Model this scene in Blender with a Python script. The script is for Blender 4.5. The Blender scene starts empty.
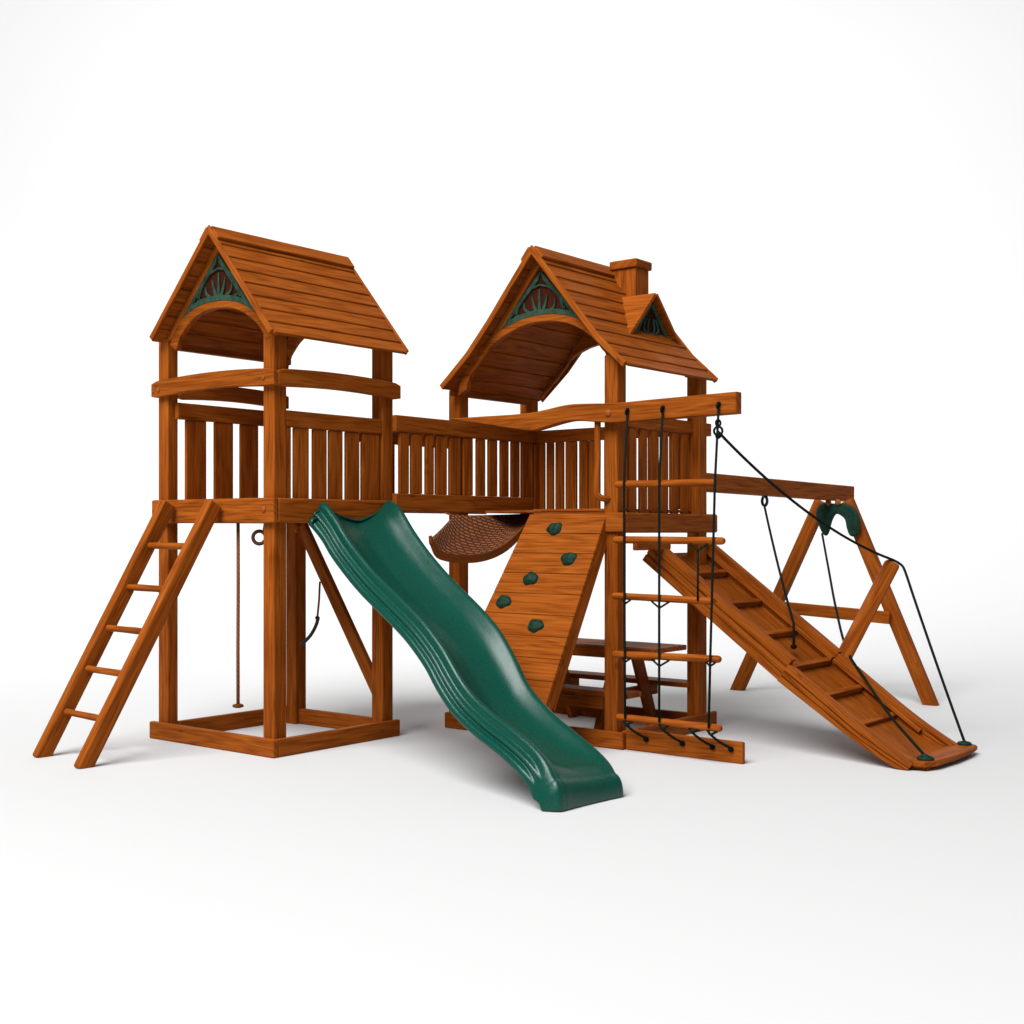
import bpy, bmesh, math, random
from mathutils import Vector, Matrix
random.seed(7)
S = bpy.context.scene
C = S.collection
V = Vector

# ------------------------------------------------------------------ materials
def new_mat(name):
    m = bpy.data.materials.new(name); m.use_nodes = True
    nt = m.node_tree
    return m, nt, nt.nodes['Principled BSDF']

def N(nt, kind, **kw):
    n = nt.nodes.new(kind)
    for k, v in kw.items(): setattr(n, k, v)
    return n

def wood_material(name, dark, mid, light, rough=.5):
    m, nt, bs = new_mat(name)
    L = nt.links.new
    uv = N(nt, 'ShaderNodeUVMap', uv_map='grain')
    # long fibres: noise stretched along the board
    mp = N(nt, 'ShaderNodeMapping'); mp.inputs['Scale'].default_value = (1.9, 62, 1)
    L(uv.outputs[0], mp.inputs[0])
    n1 = N(nt, 'ShaderNodeTexNoise'); n1.inputs['Scale'].default_value = 1.6
    n1.inputs['Detail'].default_value = 6; n1.inputs['Roughness'].default_value = .62
    n1.inputs['Distortion'].default_value = .35
    L(mp.outputs[0], n1.inputs['Vector'])
    # cathedral figure
    mp2 = N(nt, 'ShaderNodeMapping'); mp2.inputs['Scale'].default_value = (.9, 9, 1)
    L(uv.outputs[0], mp2.inputs[0])
    n2 = N(nt, 'ShaderNodeTexNoise'); n2.inputs['Scale'].default_value = 1.3
    n2.inputs['Detail'].default_value = 2; n2.inputs['Distortion'].default_value = .5
    L(mp2.outputs[0], n2.inputs['Vector'])
    mu = N(nt, 'ShaderNodeMath', operation='MULTIPLY'); mu.inputs[1].default_value = 9
    L(n2.outputs['Fac'], mu.inputs[0])
    pp = N(nt, 'ShaderNodeMath', operation='PINGPONG'); pp.inputs[1].default_value = 1
    L(mu.outputs[0], pp.inputs[0])
    mx = N(nt, 'ShaderNodeMix'); mx.inputs[0].default_value = .17
    L(n1.outputs['Fac'], mx.inputs[2]); L(pp.outputs[0], mx.inputs[3])
    cr = N(nt, 'ShaderNodeValToRGB')
    e = cr.color_ramp.elements
    e[0].position = .28; e[0].color = (*dark, 1)
    e[1].position = .74; e[1].color = (*light, 1)
    k = e.new(.5); k.color = (*mid, 1)
    L(mx.outputs[0], cr.inputs[0])
    # each piece of timber has its own tone
    oi = N(nt, 'ShaderNodeObjectInfo')
    mr = N(nt, 'ShaderNodeMapRange'); mr.inputs['To Min'].default_value = .93; mr.inputs['To Max'].default_value = 1.08
    L(oi.outputs['Random'], mr.inputs['Value'])
    hs = N(nt, 'ShaderNodeHueSaturation'); L(cr.outputs[0], hs.inputs['Color']); L(mr.outputs[0], hs.inputs['Value'])
    # knots: sparse dark spots
    mp3 = N(nt, 'ShaderNodeMapping'); mp3.inputs['Scale'].default_value = (3.0, 7, 1)
    L(uv.outputs[0], mp3.inputs[0])
    vo = N(nt, 'ShaderNodeTexVoronoi'); vo.inputs['Scale'].default_value = 1.0
    L(mp3.outputs[0], vo.inputs['Vector'])
    kr = N(nt, 'ShaderNodeMapRange'); kr.inputs['From Min'].default_value = .03; kr.inputs['From Max'].default_value = .10
    kr.inputs['To Min'].default_value = .55; kr.inputs['To Max'].default_value = 0
    L(vo.outputs['Distance'], kr.inputs['Value'])
    mk = N(nt, 'ShaderNodeMix', data_type='RGBA'); mk.inputs[7].default_value = (dark[0]*.4, dark[1]*.4, dark[2]*.4, 1)
    L(kr.outputs[0], mk.inputs[0]); L(hs.outputs[0], mk.inputs[6])
    L(mk.outputs[2], bs.inputs['Base Color'])
    bs.inputs['Roughness'].default_value = rough
    bs.inputs['Specular IOR Level'].default_value = .03
    bp = N(nt, 'ShaderNodeBump'); bp.inputs['Strength'].default_value = .22; bp.inputs['Distance'].default_value = .004
    L(mx.outputs[0], bp.inputs['Height']); L(bp.outputs[0], bs.inputs['Normal'])
    return m

def plain(name, col, rough=.5, noise=0, nscale=60, bump=0, spec=.4):
    m, nt, bs = new_mat(name); L = nt.links.new
    bs.inputs['Roughness'].default_value = rough
    bs.inputs['Specular IOR Level'].default_value = spec
    tc = N(nt, 'ShaderNodeTexCoord')
    n = N(nt, 'ShaderNodeTexNoise'); n.inputs['Scale'].default_value = nscale; n.inputs['Detail'].default_value = 3
    L(tc.outputs['Object'], n.inputs['Vector'])
    cr = N(nt, 'ShaderNodeValToRGB'); e = cr.color_ramp.elements
    e[0].position = .3; e[1].position = .7
    e[0].color = (*[c*(1-noise) for c in col], 1); e[1].color = (*[min(1, c*(1+noise)) for c in col], 1)
    L(n.outputs['Fac'], cr.inputs[0]); L(cr.outputs[0], bs.inputs['Base Color'])
    if bump:
        b = N(nt, 'ShaderNodeBump'); b.inputs['Strength'].default_value = bump; b.inputs['Distance'].default_value = .003
        L(n.outputs['Fac'], b.inputs['Height']); L(b.outputs[0], bs.inputs['Normal'])
    return m

def rope_material(name, a, b, turns=70):
    m, nt, bs = new_mat(name); L = nt.links.new
    uv = N(nt, 'ShaderNodeUVMap', uv_map='grain')
    sx = N(nt, 'ShaderNodeSeparateXYZ'); L(uv.outputs[0], sx.inputs[0])
    m1 = N(nt, 'ShaderNodeMath', operation='MULTIPLY_ADD'); m1.inputs[1].default_value = turns
    m2 = N(nt, 'ShaderNodeMath', operation='MULTIPLY'); m2.inputs[1].default_value = 60
    L(sx.outputs[1], m2.inputs[0]); L(sx.outputs[0], m1.inputs[0]); L(m2.outputs[0], m1.inputs[2])
    pp = N(nt, 'ShaderNodeMath', operation='PINGPONG'); pp.inputs[1].default_value = 1; L(m1.outputs[0], pp.inputs[0])
    cr = N(nt, 'ShaderNodeValToRGB'); cr.color_ramp.elements[0].color = (*a, 1); cr.color_ramp.elements[1].color = (*b, 1)
    L(pp.outputs[0], cr.inputs[0]); L(cr.outputs[0], bs.inputs['Base Color'])
    bp = N(nt, 'ShaderNodeBump'); bp.inputs['Strength'].default_value = .5; bp.inputs['Distance'].default_value = .003
    L(pp.outputs[0], bp.inputs['Height']); L(bp.outputs[0], bs.inputs['Normal'])
    bs.inputs['Roughness'].default_value = .85; bs.inputs['Specular IOR Level'].default_value = .1
    return m

WOOD = wood_material('cedar_stain', (.118, .0235, .0020), (.246, .0585, .0062), (.348, .095, .0125))
SLIDE = plain('slide_green_plastic', (.0010, .052, .035), .19, .40, 210, .45, .36)
GREEN = plain('green_paint', (.022, .052, .034), .55, .35, 26, .1, .1)
DKGREEN = plain('dark_green_plastic', (.004, .026, .014), .6, .4, 40, .3, .15)
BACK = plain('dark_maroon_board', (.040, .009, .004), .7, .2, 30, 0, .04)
BOLT = plain('stained_bolt_plug', (.24, .062, .009), .5, .15, 60, .1, .15)
IRON = plain('black_iron', (.010, .008, .007), .45, .2, 40)
RUST = plain('brown_iron', (.06, .022, .008), .5, .3, 60, .1, .2)
ROPE = rope_material('dark_green_rope', (.0015, .003, .002), (.008, .014, .009))
CORD = rope_material('brown_cord', (.11, .032, .008), (.30, .095, .028))
WHITE, _nt, _bs = new_mat('white_studio_paper')
_bs.inputs['Base Color'].default_value = (.570, .570, .570, 1); _bs.inputs['Roughness'].default_value = .9
_bs.inputs['Specular IOR Level'].default_value = .1

def net_material():
    m, nt, bs = new_mat('brown_woven_net'); L = nt.links.new
    uv = N(nt, 'ShaderNodeUVMap', uv_map='grain')
    mp = N(nt, 'ShaderNodeMapping'); mp.inputs['Rotation'].default_value = (0, 0, -.32); L(uv.outputs[0], mp.inputs[0])
    br = N(nt, 'ShaderNodeTexBrick'); br.inputs['Scale'].default_value = 1
    br.inputs['Brick Width'].default_value = .062; br.inputs['Row Height'].default_value = .024
    br.inputs['Mortar Size'].default_value = .0075; br.inputs['Mortar Smooth'].default_value = .6
    br.inputs['Color1'].default_value = (.33, .100, .020, 1); br.inputs['Color2'].default_value = (.22, .062, .012, 1)
    br.inputs['Mortar'].default_value = (.05, .013, .003, 1)
    L(mp.outputs[0], br.inputs['Vector']); L(br.outputs['Color'], bs.inputs['Base Color'])
    iv = N(nt, 'ShaderNodeMath', operation='SUBTRACT'); iv.inputs[0].default_value = 1; L(br.outputs['Fac'], iv.inputs[1])
    bp = N(nt, 'ShaderNodeBump'); bp.inputs['Strength'].default_value = .8; bp.inputs['Distance'].default_value = .012
    L(iv.outputs[0], bp.inputs['Height']); L(bp.outputs[0], bs.inputs['Normal'])
    bs.inputs['Roughness'].default_value = .7
    return m
NET = net_material()

# ------------------------------------------------------------------ mesh helpers
def MB():
    bm = bmesh.new(); bm.loops.layers.uv.new('grain'); return bm

def merge(bm, tmp):
    me = bpy.data.meshes.new('tmp'); tmp.to_mesh(me); tmp.free(); bm.from_mesh(me); bpy.data.meshes.remove(me)

def add_box(bm, frame, size, bevel=.005, seg=2):
    """box centred on frame origin; local x is the grain direction"""
    t = MB(); uvl = t.loops.layers.uv[0]
    bmesh.ops.create_cube(t, size=1)
    for v in t.verts: v.co = V((v.co.x*size[0], v.co.y*size[1], v.co.z*size[2]))
    if bevel:
        bmesh.ops.bevel(t, geom=t.edges[:], offset=min(bevel, min(size)*.45), segments=seg, profile=.5, affect='EDGES')
    ou, ov = random.uniform(0, 20), random.uniform(0, 20)
    for f in t.faces:
        for l in f.loops: l[uvl].uv = (l.vert.co.x+ou, l.vert.co.y+l.vert.co.z*1.02+ov)
    t.transform(frame); merge(bm, t)

def frame_of(origin, x, y):
    x = V(x).normalized(); y = V(y); y = (y - x*y.dot(x)).normalized(); z = x.cross(y)
    M = Matrix((x, y, z)).transposed().to_4x4(); M.translation = V(origin); return M

def beam(bm, p0, p1, w, t, wdir=(0, 0, 1), bevel=.005, seg=2):
    """timber from p0 to p1 (centre line); w along wdir, t across"""
    p0, p1 = V(p0), V(p1)
    add_box(bm, frame_of((p0+p1)/2, p1-p0, wdir), ((p1-p0).length, w, t), bevel, seg)

def box(bm, x0, x1, y0, y1, z0, z1, grain='x', bevel=.005):
    c = ((x0+x1)/2, (y0+y1)/2, (z0+z1)/2); s = (x1-x0, y1-y0, z1-z0)
    if grain == 'x': add_box(bm, frame_of(c, (1, 0, 0), (0, 1, 0)), s, bevel)
    elif grain == 'y': add_box(bm, frame_of(c, (0, 1, 0), (0, 0, 1)), (s[1], s[2], s[0]), bevel)
    else: add_box(bm, frame_of(c, (0, 0, 1), (1, 0, 0)), (s[2], s[0], s[1]), bevel)

def prism(bm, pts, origin, sdir, tdir, thick, bevel=.004, rot=0):
    """closed outline pts in (s,t), extruded by thick along s x t"""
    t = MB(); uvl = t.loops.layers.uv[0]
    vs = [t.verts.new((p[0], p[1], 0)) for p in pts]
    f = t.faces.new(vs); f.normal_update()
    if f.normal.z > 0: f.normal_flip()
    r = bmesh.ops.extrude_face_region(t, geom=[f])
    for v in r['geom']:
        if isinstance(v, bmesh.types.BMVert): v.co.z += thick
    bmesh.ops.recalc_face_normals(t, faces=t.faces[:])
    if bevel:
        es = [e for e in t.edges if abs(e.verts[0].co.z-e.verts[1].co.z) < 1e-6]
        bmesh.ops.bevel(t, geom=es, offset=bevel, segments=1, profile=.5, affect='EDGES')
    ou, ov = random.uniform(0, 20), random.uniform(0, 20)
    for f in t.faces:
        for l in f.loops: l[uvl].uv = (l.vert.co.x*math.cos(rot)+l.vert.co.y*math.sin(rot)+ou, l.vert.co.y*math.cos(rot)-l.vert.co.x*math.sin(rot)+l.vert.co.z+ov)
    s = V(sdir).normalized(); q = V(tdir).normalized(); n = s.cross(q)
    M = Matrix((s, q, n)).transposed().to_4x4(); M.translation = V(origin)
    t.transform(M); merge(bm, t)

def tube(bm, pts, r, n=10, cap=True, rad=None):
    pts = [V(p) for p in pts]; t = MB(); uvl = t.loops.layers.uv[0]
    rings = []; up = None; acc = 0; us = []; ou = random.uniform(0, 9)
    for i, p in enumerate(pts):
        d = (pts[min(i+1, len(pts)-1)]-pts[max(i-1, 0)]).normalized()
        if up is None:
            up = V((0, 0, 1)) if abs(d.z) < .9 else V((1, 0, 0))
        up = (up-d*up.dot(d)).normalized(); sd = d.cross(up)
        rr = rad[i] if rad else r
        rings.append([t.verts.new(p+(up*math.cos(a)+sd*math.sin(a))*rr) for a in [2*math.pi*k/n for k in range(n)]])
        if i: acc += (p-pts[i-1]).length
        us.append(acc+ou)
    for i in range(len(pts)-1):
        for k in range(n):
            f = t.faces.new((rings[i][k], rings[i][(k+1) % n], rings[i+1][(k+1) % n], rings[i+1][k])); f.smooth = True
            vv = [k/n*.1, (k+1)/n*.1, (k+1)/n*.1, k/n*.1]; uu = [us[i], us[i], us[i+1], us[i+1]]
            for l, a, b in zip(f.loops, uu, vv): l[uvl].uv = (a, b)
    if cap:
        t.faces.new(rings[0]); t.faces.new(rings[-1])
    bmesh.ops.recalc_face_normals(t, faces=t.faces[:])
    merge(bm, t)

def log(bm, p0, p1, r, wob=.06):
    """round wooden rung with softened ends"""
    p0, p1 = V(p0), V(p1); L = (p1-p0).length; d = (p1-p0)/L; pts = []; rad = []
    e = min(r*.8, .02)
    for s, k in [(0, .55), (e*.3, .82), (e, 1)]: pts.append(p0+d*s); rad.append(r*k)
    for i in range(1, 7): pts.append(p0+d*(e+(L-2*e)*i/7)); rad.append(r*(1+random.uniform(-wob, wob)))
    for s, k in [(e, 1), (e*.3, .82), (0, .55)]: pts.append(p1-d*s); rad.append(r*k)
    tube(bm, pts, r, 14, True, rad)

def ball(bm, c, r, sx=1, sy=1, sz=1, sub=2, jit=0):
    t = MB(); bmesh.ops.create_icosphere(t, subdivisions=sub, radius=r)
    for v in t.verts:
        v.co *= 1+random.uniform(-jit, jit)
        v.co = V((v.co.x*sx, v.co.y*sy, v.co.z*sz))+V(c)
    for f in t.faces: f.smooth = True
    merge(bm, t)

def torus(bm, c, R, r, nrm, n=20):
    nrm = V(nrm).normalized(); a = nrm.orthogonal().normalized(); b = nrm.cross(a)
    pts = [V(c)+(a*math.cos(2*math.pi*k/n)+b*math.sin(2*math.pi*k/n))*R for k in range(n+1)]
    tube(bm, pts, r, 8, False)

def bez(p0, p1, p2, n=10):
    p0, p1, p2 = V(p0), V(p1), V(p2)
    return [p0*(1-t)**2+p1*2*t*(1-t)+p2*t*t for t in [i/n for i in range(n+1)]]

def sag(p0, p1, d, n=12):
    p0, p1 = V(p0), V(p1)
    return [p0.lerp(p1, i/n)-V((0, 0, d*4*(i/n)*(1-i/n))) for i in range(n+1)]

def smooth_pts(P, n=6):
    P = [V(p) for p in P]; Q = [P[0]*2-P[1]]+P+[P[-1]*2-P[-2]]; out = []
    for i in range(1, len(Q)-2):
        for k in range(n):
            t = k/n; a, b, c, d = Q[i-1:i+3]
            out.append(.5*((2*b)+(c-a)*t+(2*a-5*b+4*c-d)*t*t+(3*b-a-3*c+d)*t**3))
    out.append(P[-1]); return out

# ------------------------------------------------------------------ object helpers
def thing(name, label, cat, loc, group=None):
    o = bpy.data.objects.new(name, None); C.objects.link(o); o.location = loc
    o.empty_display_size = .1
    o['label'] = label; o['category'] = cat
    if group: o['group'] = group
    return o

def obj(name, bm, mat, parent=None):
    if parent is not None:
        r = parent
        while r.parent: r = r.parent
        bm.transform(Matrix.Translation(-r.location))
    me = bpy.data.meshes.new(name); bm.to_mesh(me); bm.free()
    me.materials.append(mat)
    o = bpy.data.objects.new(name, me); C.objects.link(o); o.parent = parent
    return o

def tag(o, label, cat, group=None):
    o['label'] = label; o['category'] = cat
    if group: o['group'] = group
    return o

def bbox(name, parent, *a, mat=None, **k):
    bm = MB(); box(bm, *a, **k); return obj(name, bm, mat or WOOD, parent)

def bbeam(name, parent, *a, mat=None, **k):
    bm = MB(); beam(bm, *a, **k); return obj(name, bm, mat or WOOD, parent)

def bolt(parent, c, nrm, r=.017):
    bm = MB(); n = V(nrm); t = MB()
    bmesh.ops.create_icosphere(t, subdivisions=2, radius=r)
    for v in t.verts:
        k = v.co.dot(n); v.co -= n*k*.45
    for f in t.faces: f.smooth = True
    t.transform(Matrix.Translation(V(c))); merge(bm, t)
    obj('bolt', bm, BOLT, parent)

def band(bm, pts_top, pts_bot, *a, **k):
    prism(bm, list(pts_top)+list(reversed(pts_bot)), *a, **k)

def lin(a, b, n): return [a+(b-a)*i/n for i in range(n+1)]

def rail_x(parent, x0, x1, y, ztop, h, zb, edges, t=.024, name='railing', brail=False):
    """top rail along x with balusters given as (x0,x1) spans"""
    r = bbox(name, parent, x0, x1, y-.019, y+.019, ztop-h, ztop)
    for a, b in edges: bbox('baluster', r, a, b, y-t/2, y+t/2, zb, ztop-h-.001, grain='z', bevel=.004)
    return r

def rail_y(parent, y0, y1, x, ztop, h, zb, edges, t=.024, name='railing'):
    r = bbox(name, parent, x-.019, x+.019, y0, y1, ztop-h, ztop, grain='y')
    for a, b in edges: bbox('baluster', r, x-t/2, x+t/2, a, b, zb, ztop-h-.001, grain='z', bevel=.004)
    return r

def spans(a, b, n, gap):
    w = (b-a-gap*(n-1))/n
    return [(a+i*(w+gap), a+i*(w+gap)+w) for i in range(n)]

def roof_slope(bm, x0, x1, prof, n, th=.019, lap=.010):
    """lapped planks along x, following profile prof [(y,z)...] from ridge down to eave"""
    P = [V((0, p[0], p[1])) for p in prof]
    ls = [0]
    for a, b in zip(P, P[1:]): ls.append(ls[-1]+(b-a).length)
    def at(s):
        for i in range(len(P)-1):
            if s <= ls[i+1]+1e-9:
                return P[i].lerp(P[i+1], (s-ls[i])/(ls[i+1]-ls[i]))
        return P[-1].copy()
    tot = ls[-1]
    for i in range(n):
        a = at(tot*i/n); b = at(min(tot, tot*(i+1)/n+.012))
        d = (b-a).normalized(); up = V((0, -d.z, d.y)); up = up if up.z > 0 else -up
        a2 = a+up*0; b2 = b+up*lap
        w = (b2-a2).length; c = (a2+b2)/2+V(((x0+x1)/2, 0, 0))+up*(th/2)
        jx = random.uniform(-.003, .003)
        add_box(bm, frame_of(c+V((jx, 0, 0)), (1, 0, 0), b2-a2), (x1-x0, w, th), .006, 2)

def sunburst(parent, x, tri, arc, cy, cz, scale=1.0):
    """green fretwork gable panel in plane x; tri = (apex, left, right) outline, arc = lower curve pts (y,z) left->right"""
    A = V(tri[0]); 
    def pr(bm, pts, dx, th): prism(bm, pts, (x+dx, 0, 0), (0, 1, 0), (0, 0, 1), th, bevel=.0015)
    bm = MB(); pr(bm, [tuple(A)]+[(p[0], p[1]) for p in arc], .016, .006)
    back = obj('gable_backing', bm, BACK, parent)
    bm = MB()
    hw = .034*scale
    # lower arc strip
    up = [(p[0]*.985+cy*.015, p[1]+hw) for p in arc]
    pr(bm, list(arc)+list(reversed(up)), .000, .014)
    # raking sides
    for end in (arc[0], arc[-1]):
        e = V((end[0], end[1])); d = (e-A).normalized(); nn = V((-d.y, d.x))
        if (V((cy, cz))-e).dot(nn) < 0: nn = -nn
        k0 = A; k1 = e; pts = [tuple(k0), tuple(k1), tuple(k1+nn*hw*.75), tuple(A+d*hw*1.5+nn*hw*.75)]
        pr(bm, pts, .001, .014)
    # inner pointed arch and curling petals
    def stroke(pp, w0, w1):
        pp = smooth_pts([(0, a, b) for a, b in pp], 5); L = []; R = []
        for i, p in enumerate(pp):
            d = (pp[min(i+1, len(pp)-1)]-pp[max(i-1, 0)]).normalized(); nn = V((0, -d.z, d.y)); w = (w0+(w1-w0)*i/(len(pp)-1))/2
            L.append((p.y+nn.y*w, p.z+nn.z*w)); R.append((p.y-nn.y*w, p.z-nn.z*w))
        pr(bm, L+R[::-1], .003, .010)
    s = scale
    base = cz+hw*.6
    top = A.y-.085*s
    H = top-base
    for sg in (-1, 1):
        stroke([(cy+sg*.20*s, base-.02*s), (cy+sg*.155*s, base+H*.50), (cy+sg*.085*s, base+H*.85), (cy, top)], .016*s, .012*s)
        stroke([(cy+sg*.018*s, base-.01), (cy+sg*.045*s, base+H*.28), (cy+sg*.062*s, base+H*.62)], .030*s, .006*s)
        stroke([(cy+sg*.055*s, base-.01), (cy+sg*.115*s, base+H*.16), (cy+sg*.125*s, base+H*.42)], .026*s, .006*s)
        stroke([(cy+sg*.13*s, base-.02), (cy+sg*.19*s, base+H*.03), (cy+sg*.205*s, base+H*.18)], .018*s, .005*s)
    stroke([(cy, base-.01), (cy, base+H*.45), (cy, base+H*.84)], .026*s, .008*s)
    obj('sunburst_grille', bm, GREEN, parent)

def interp(P, y):
    P = sorted(P)
    if y <= P[0][0]: return P[0][1]
    for a, b in zip(P, P[1:]):
        if y <= b[0]: return a[1]+(b[1]-a[1])*(y-a[0])/(b[0]-a[0])
    return P[-1][1]

# ------------------------------------------------------------------ setting: white studio sweep
def studio():
    cam = V((-5.0, -5.763, 0)); f = V((.6225*1.2579, .783*.795, 0)); f = V((.783, .6225, 0)).normalized(); r = V((.6225, -.783, 0)).normalized()
    prof = [(-12, 0), (15, 0)]
    R = 11
    for k in range(1, 25):
        a = math.pi/2*k/24; prof.append((15+R*math.sin(a), R-R*math.cos(a)))
    prof.append((26, 18))
    bm = MB(); rows = []
    for d, z in prof: rows.append([bm.verts.new(cam+f*d+r*s+V((0, 0, z))) for s in (-24, 24)])
    for a, b in zip(rows, rows[1:]):
        q = bm.faces.new((a[0], a[1], b[1], b[0])); q.smooth = True
    o = obj('floor', bm, WHITE); o['kind'] = 'structure'
studio()

# ------------------------------------------------------------------ left tower
def base_frame(t, X0, X1, Y0, Y1, h, th=.04):
    bbox('base_board', t, X0, X0+th, Y0-.0, Y1+.012, .0, h, grain='y', bevel=.008)
    bbox('base_board', t, X0+th, X1+.02, Y0, Y0+th, .0, h-.002, bevel=.008)
    bbox('base_board', t, X1-th, X1, Y0+th, Y1-th, .0, h-.003, grain='y', bevel=.008)
    bbox('base_board', t, X0+th, X1, Y1-th, Y1, .0, h-.001, bevel=.008)

T1 = thing('play_tower', 'roofed wooden play tower on the left with the long ladder against its deck, no chimney', 'play tower', (.54, .5, 0), 'roofed play towers')
ox, oy = .008, -.010
X0, X1, Y0, Y1 = 0+ox, 1.05+ox, 0+oy, 1.08+oy
YL = 1.150
pw = .098
def post(t, cx, cy, z1, z0=0, w=pw, wy=None):
    wy = wy or w
    bbox('post', t, cx-w/2, cx+w/2, cy-wy/2, cy+wy/2, z0, z1, grain='z', bevel=.007)
i = .04
post(T1, X0+i+pw/2, Y0+i+pw/2, 2.52); post(T1, X1-.006-pw/2, Y0+i+pw/2, 2.52)
post(T1, X0+i+.040, YL-.012-pw/2, 2.548, 0, .08, pw); post(T1, 1.035, .935, 1.40); post(T1, .972, 1.110, 2.47, 1.25, .08, .09)
bbox('base_board', T1, X0, X0+.04, Y0, YL+.03, .0, .108, grain='y', bevel=.008)
bbox('base_board', T1, X0+.041, X1+.02, Y0, Y0+.039, .0, .106, bevel=.008)
bbox('base_board', T1, X1-.04, X1, Y0+.14, Y1-.041, .0, .105, grain='y', bevel=.008)
bbox('base_board', T1, X0+.122, X1+.04, Y1-.04, Y1, .0, .107, bevel=.008)
# deck rim boards
bbox('deck_beam', T1, X0, X0+.039, Y0, YL+.005, 1.372, 1.520, grain='y', bevel=.009)
bbox('deck_beam', T1, X0+.040, X1+.03, Y0, Y0+.039, 1.374, 1.518, bevel=.009)
bbox('deck_beam', T1, X1-.039, X1, Y0+.04, Y1-.04, 1.374, 1.516, grain='y', bevel=.009)
bbox('deck_beam', T1, X0+.122, X1, Y1-.039, Y1, 1.374, 1.517, bevel=.009)
bm = MB()
for a, b in spans(X0+.04, X1-.04, 8, .006): box(bm, a, b, Y0+.042, Y1-.042, 1.478, 1.508, grain='y', bevel=.003)
obj('deck', bm, WOOD, T1)
bm = MB()
box(bm, X0+.04, X1-.04, .62, .66, 1.375, 1.476)
obj('joist', bm, WOOD, T1)
bolt(T1, (X0-.001, Y0+.085, 1.452), (-1, 0, 0), .020)
# arched guard bands
def arch_band(t, axis, fixed, a, b, z0, z1, rise, th=.036, zo=0):
    n = 22; top = []; bot = []
    for k in range(n+1):
        u = a+(b-a)*k/n; q = 4*(k/n)*(1-k/n)
        cap = min(1, min(k, n-k)/1.0)
        zz = zo*(k/n)
        top.append((u, z1+rise*q-.012*(1-cap)+zz)); bot.append((u, z0+rise*q*1.15+.012*(1-cap)+zz))
    bm = MB()
    if axis == 'y': band(bm, top, bot, (fixed, 0, 0), (0, 1, 0), (0, 0, 1), th, bevel=.005)
    else: band(bm, top, bot, (0, fixed+th, 0), (1, 0, 0), (0, 0, 1), th, bevel=.005)
    return obj('arched_band', bm, WOOD, t)
arch_band(T1, 'y', X0+.002, Y0+.002, YL+.014, 2.166, 2.272, .022)
arch_band(T1, 'x', Y0+.002, X0+.040, X1+.03, 2.168, 2.274, .018)
arch_band(T1, 'x', Y1-.040, X0+.122, X1, 2.162, 2.266, .018)
bolt(T1, (X0, YL-.065, 2.218), (-1, 0, 0), .015); bolt(T1, (X0, Y0+.09, 2.222), (-1, 0, 0), .014); bolt(T1, (X0, YL-.015, 2.21), (-1, 0, 0), .009)
# railings
yb = Y1-.06
rail_x(T1, X0+.085, X1-.11, yb, 2.14, .105, 1.509, [(.163, .320), (.392, .540), (.606, .755), (.825, .92)])
gx = [(X0+.14, .188), (.216, .331), (.369, .478), (.502, .612), (.644, .758), (.786, .935)]
rail_x(T1, X0+.139, X1-.105, Y0+.06, 2.04, .098, 1.509, gx)
# diagonal brace inside and short blocking
bbeam('brace', T1, (X1-.065, .83, 1.36), (X1-.065, .085, .250), .085, .04, wdir=(0, 1, 0))
bm = MB(); box(bm, .955, 1.03, .835, .884, 1.312, 1.372, bevel=.016)
obj('blocking', bm, WOOD, T1)
# roof
yA, zA = .515, 3.125
def roof(t, x0, x1, profR, profL, n, cap=True, capx=None):
    bm = MB(); roof_slope(bm, x0, x1, profR, n); oR = obj('roof_slope', bm, WOOD, t)
    bm = MB(); roof_slope(bm, x0, x1, profL, n); oL = obj('roof_slope', bm, WOOD, t)
    return oR, oL
pR = [(yA, zA), (-.050, 2.452)]; pL = [(yA, zA), (1.090, 2.515)]
rR, rL = roof(T1, -.030, 1.088, pR, pL, 8)
def cap_boards(t, x0, x1, A, pr_, pl_, w=.100, lift=.026):
    bm = MB()
    for q in (pr_, pl_):
        d = V((0, q[1][0]-q[0][0], q[1][1]-q[0][1])).normalized(); up = V((0, -d.z, d.y)); up = up if up.z > 0 else -up
        c = V(((x0+x1)/2, A[0], A[1]))+d*(w/2-.012)+up*(lift+.010)
        add_box(bm, frame_of(c, (1, 0, 0), d), (x1-x0, w, .022), .006)
    obj('ridge_cap', bm, WOOD, t)
cap_boards(T1, -.046, 1.098, (yA, zA), pR, pL)
def barge(t, x, prof, w, th, dn=.0):
    """board under the roof edge following the slope"""
    if dn < -.02:
        e = (V(prof[-1])-V(prof[-2])).normalized()*.016; prof = list(prof[:-1])+[(prof[-1][0]+e.x, prof[-1][1]+e.y)]
    bm = MB()
    top = [(p[0], p[1]-dn) for p in prof]; out = []
    for k, p in enumerate(prof):
        d = V((prof[min(k+1, len(prof)-1)][0]-prof[max(k-1, 0)][0], prof[min(k+1, len(prof)-1)][1]-prof[max(k-1, 0)][1])).normalized()
        nn = V((d.y, -d.x)); nn = nn if nn.y < 0 else -nn
        out.append((p[0]+nn.x*w, p[1]-dn+nn.y*w))
    out[0] = (prof[0][0], prof[0][1]-dn-w/abs(V((prof[1][0]-prof[0][0], prof[1][1]-prof[0][1])).normalized().x))
    prism(bm, top+out[::-1], (x, 0, 0), (0, 1, 0), (0, 0, 1), th, bevel=.003, rot=math.atan2(prof[-1][1]-prof[0][1], prof[-1][0]-prof[0][0]))
    obj('barge_board', bm, WOOD, t)
for pp in (pR, pL): barge(T1, -.050, pp, .036, .019, -.046)
for pp in (pR, pL): barge(T1, 1.090, pp, .036, .019, -.046)

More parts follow.
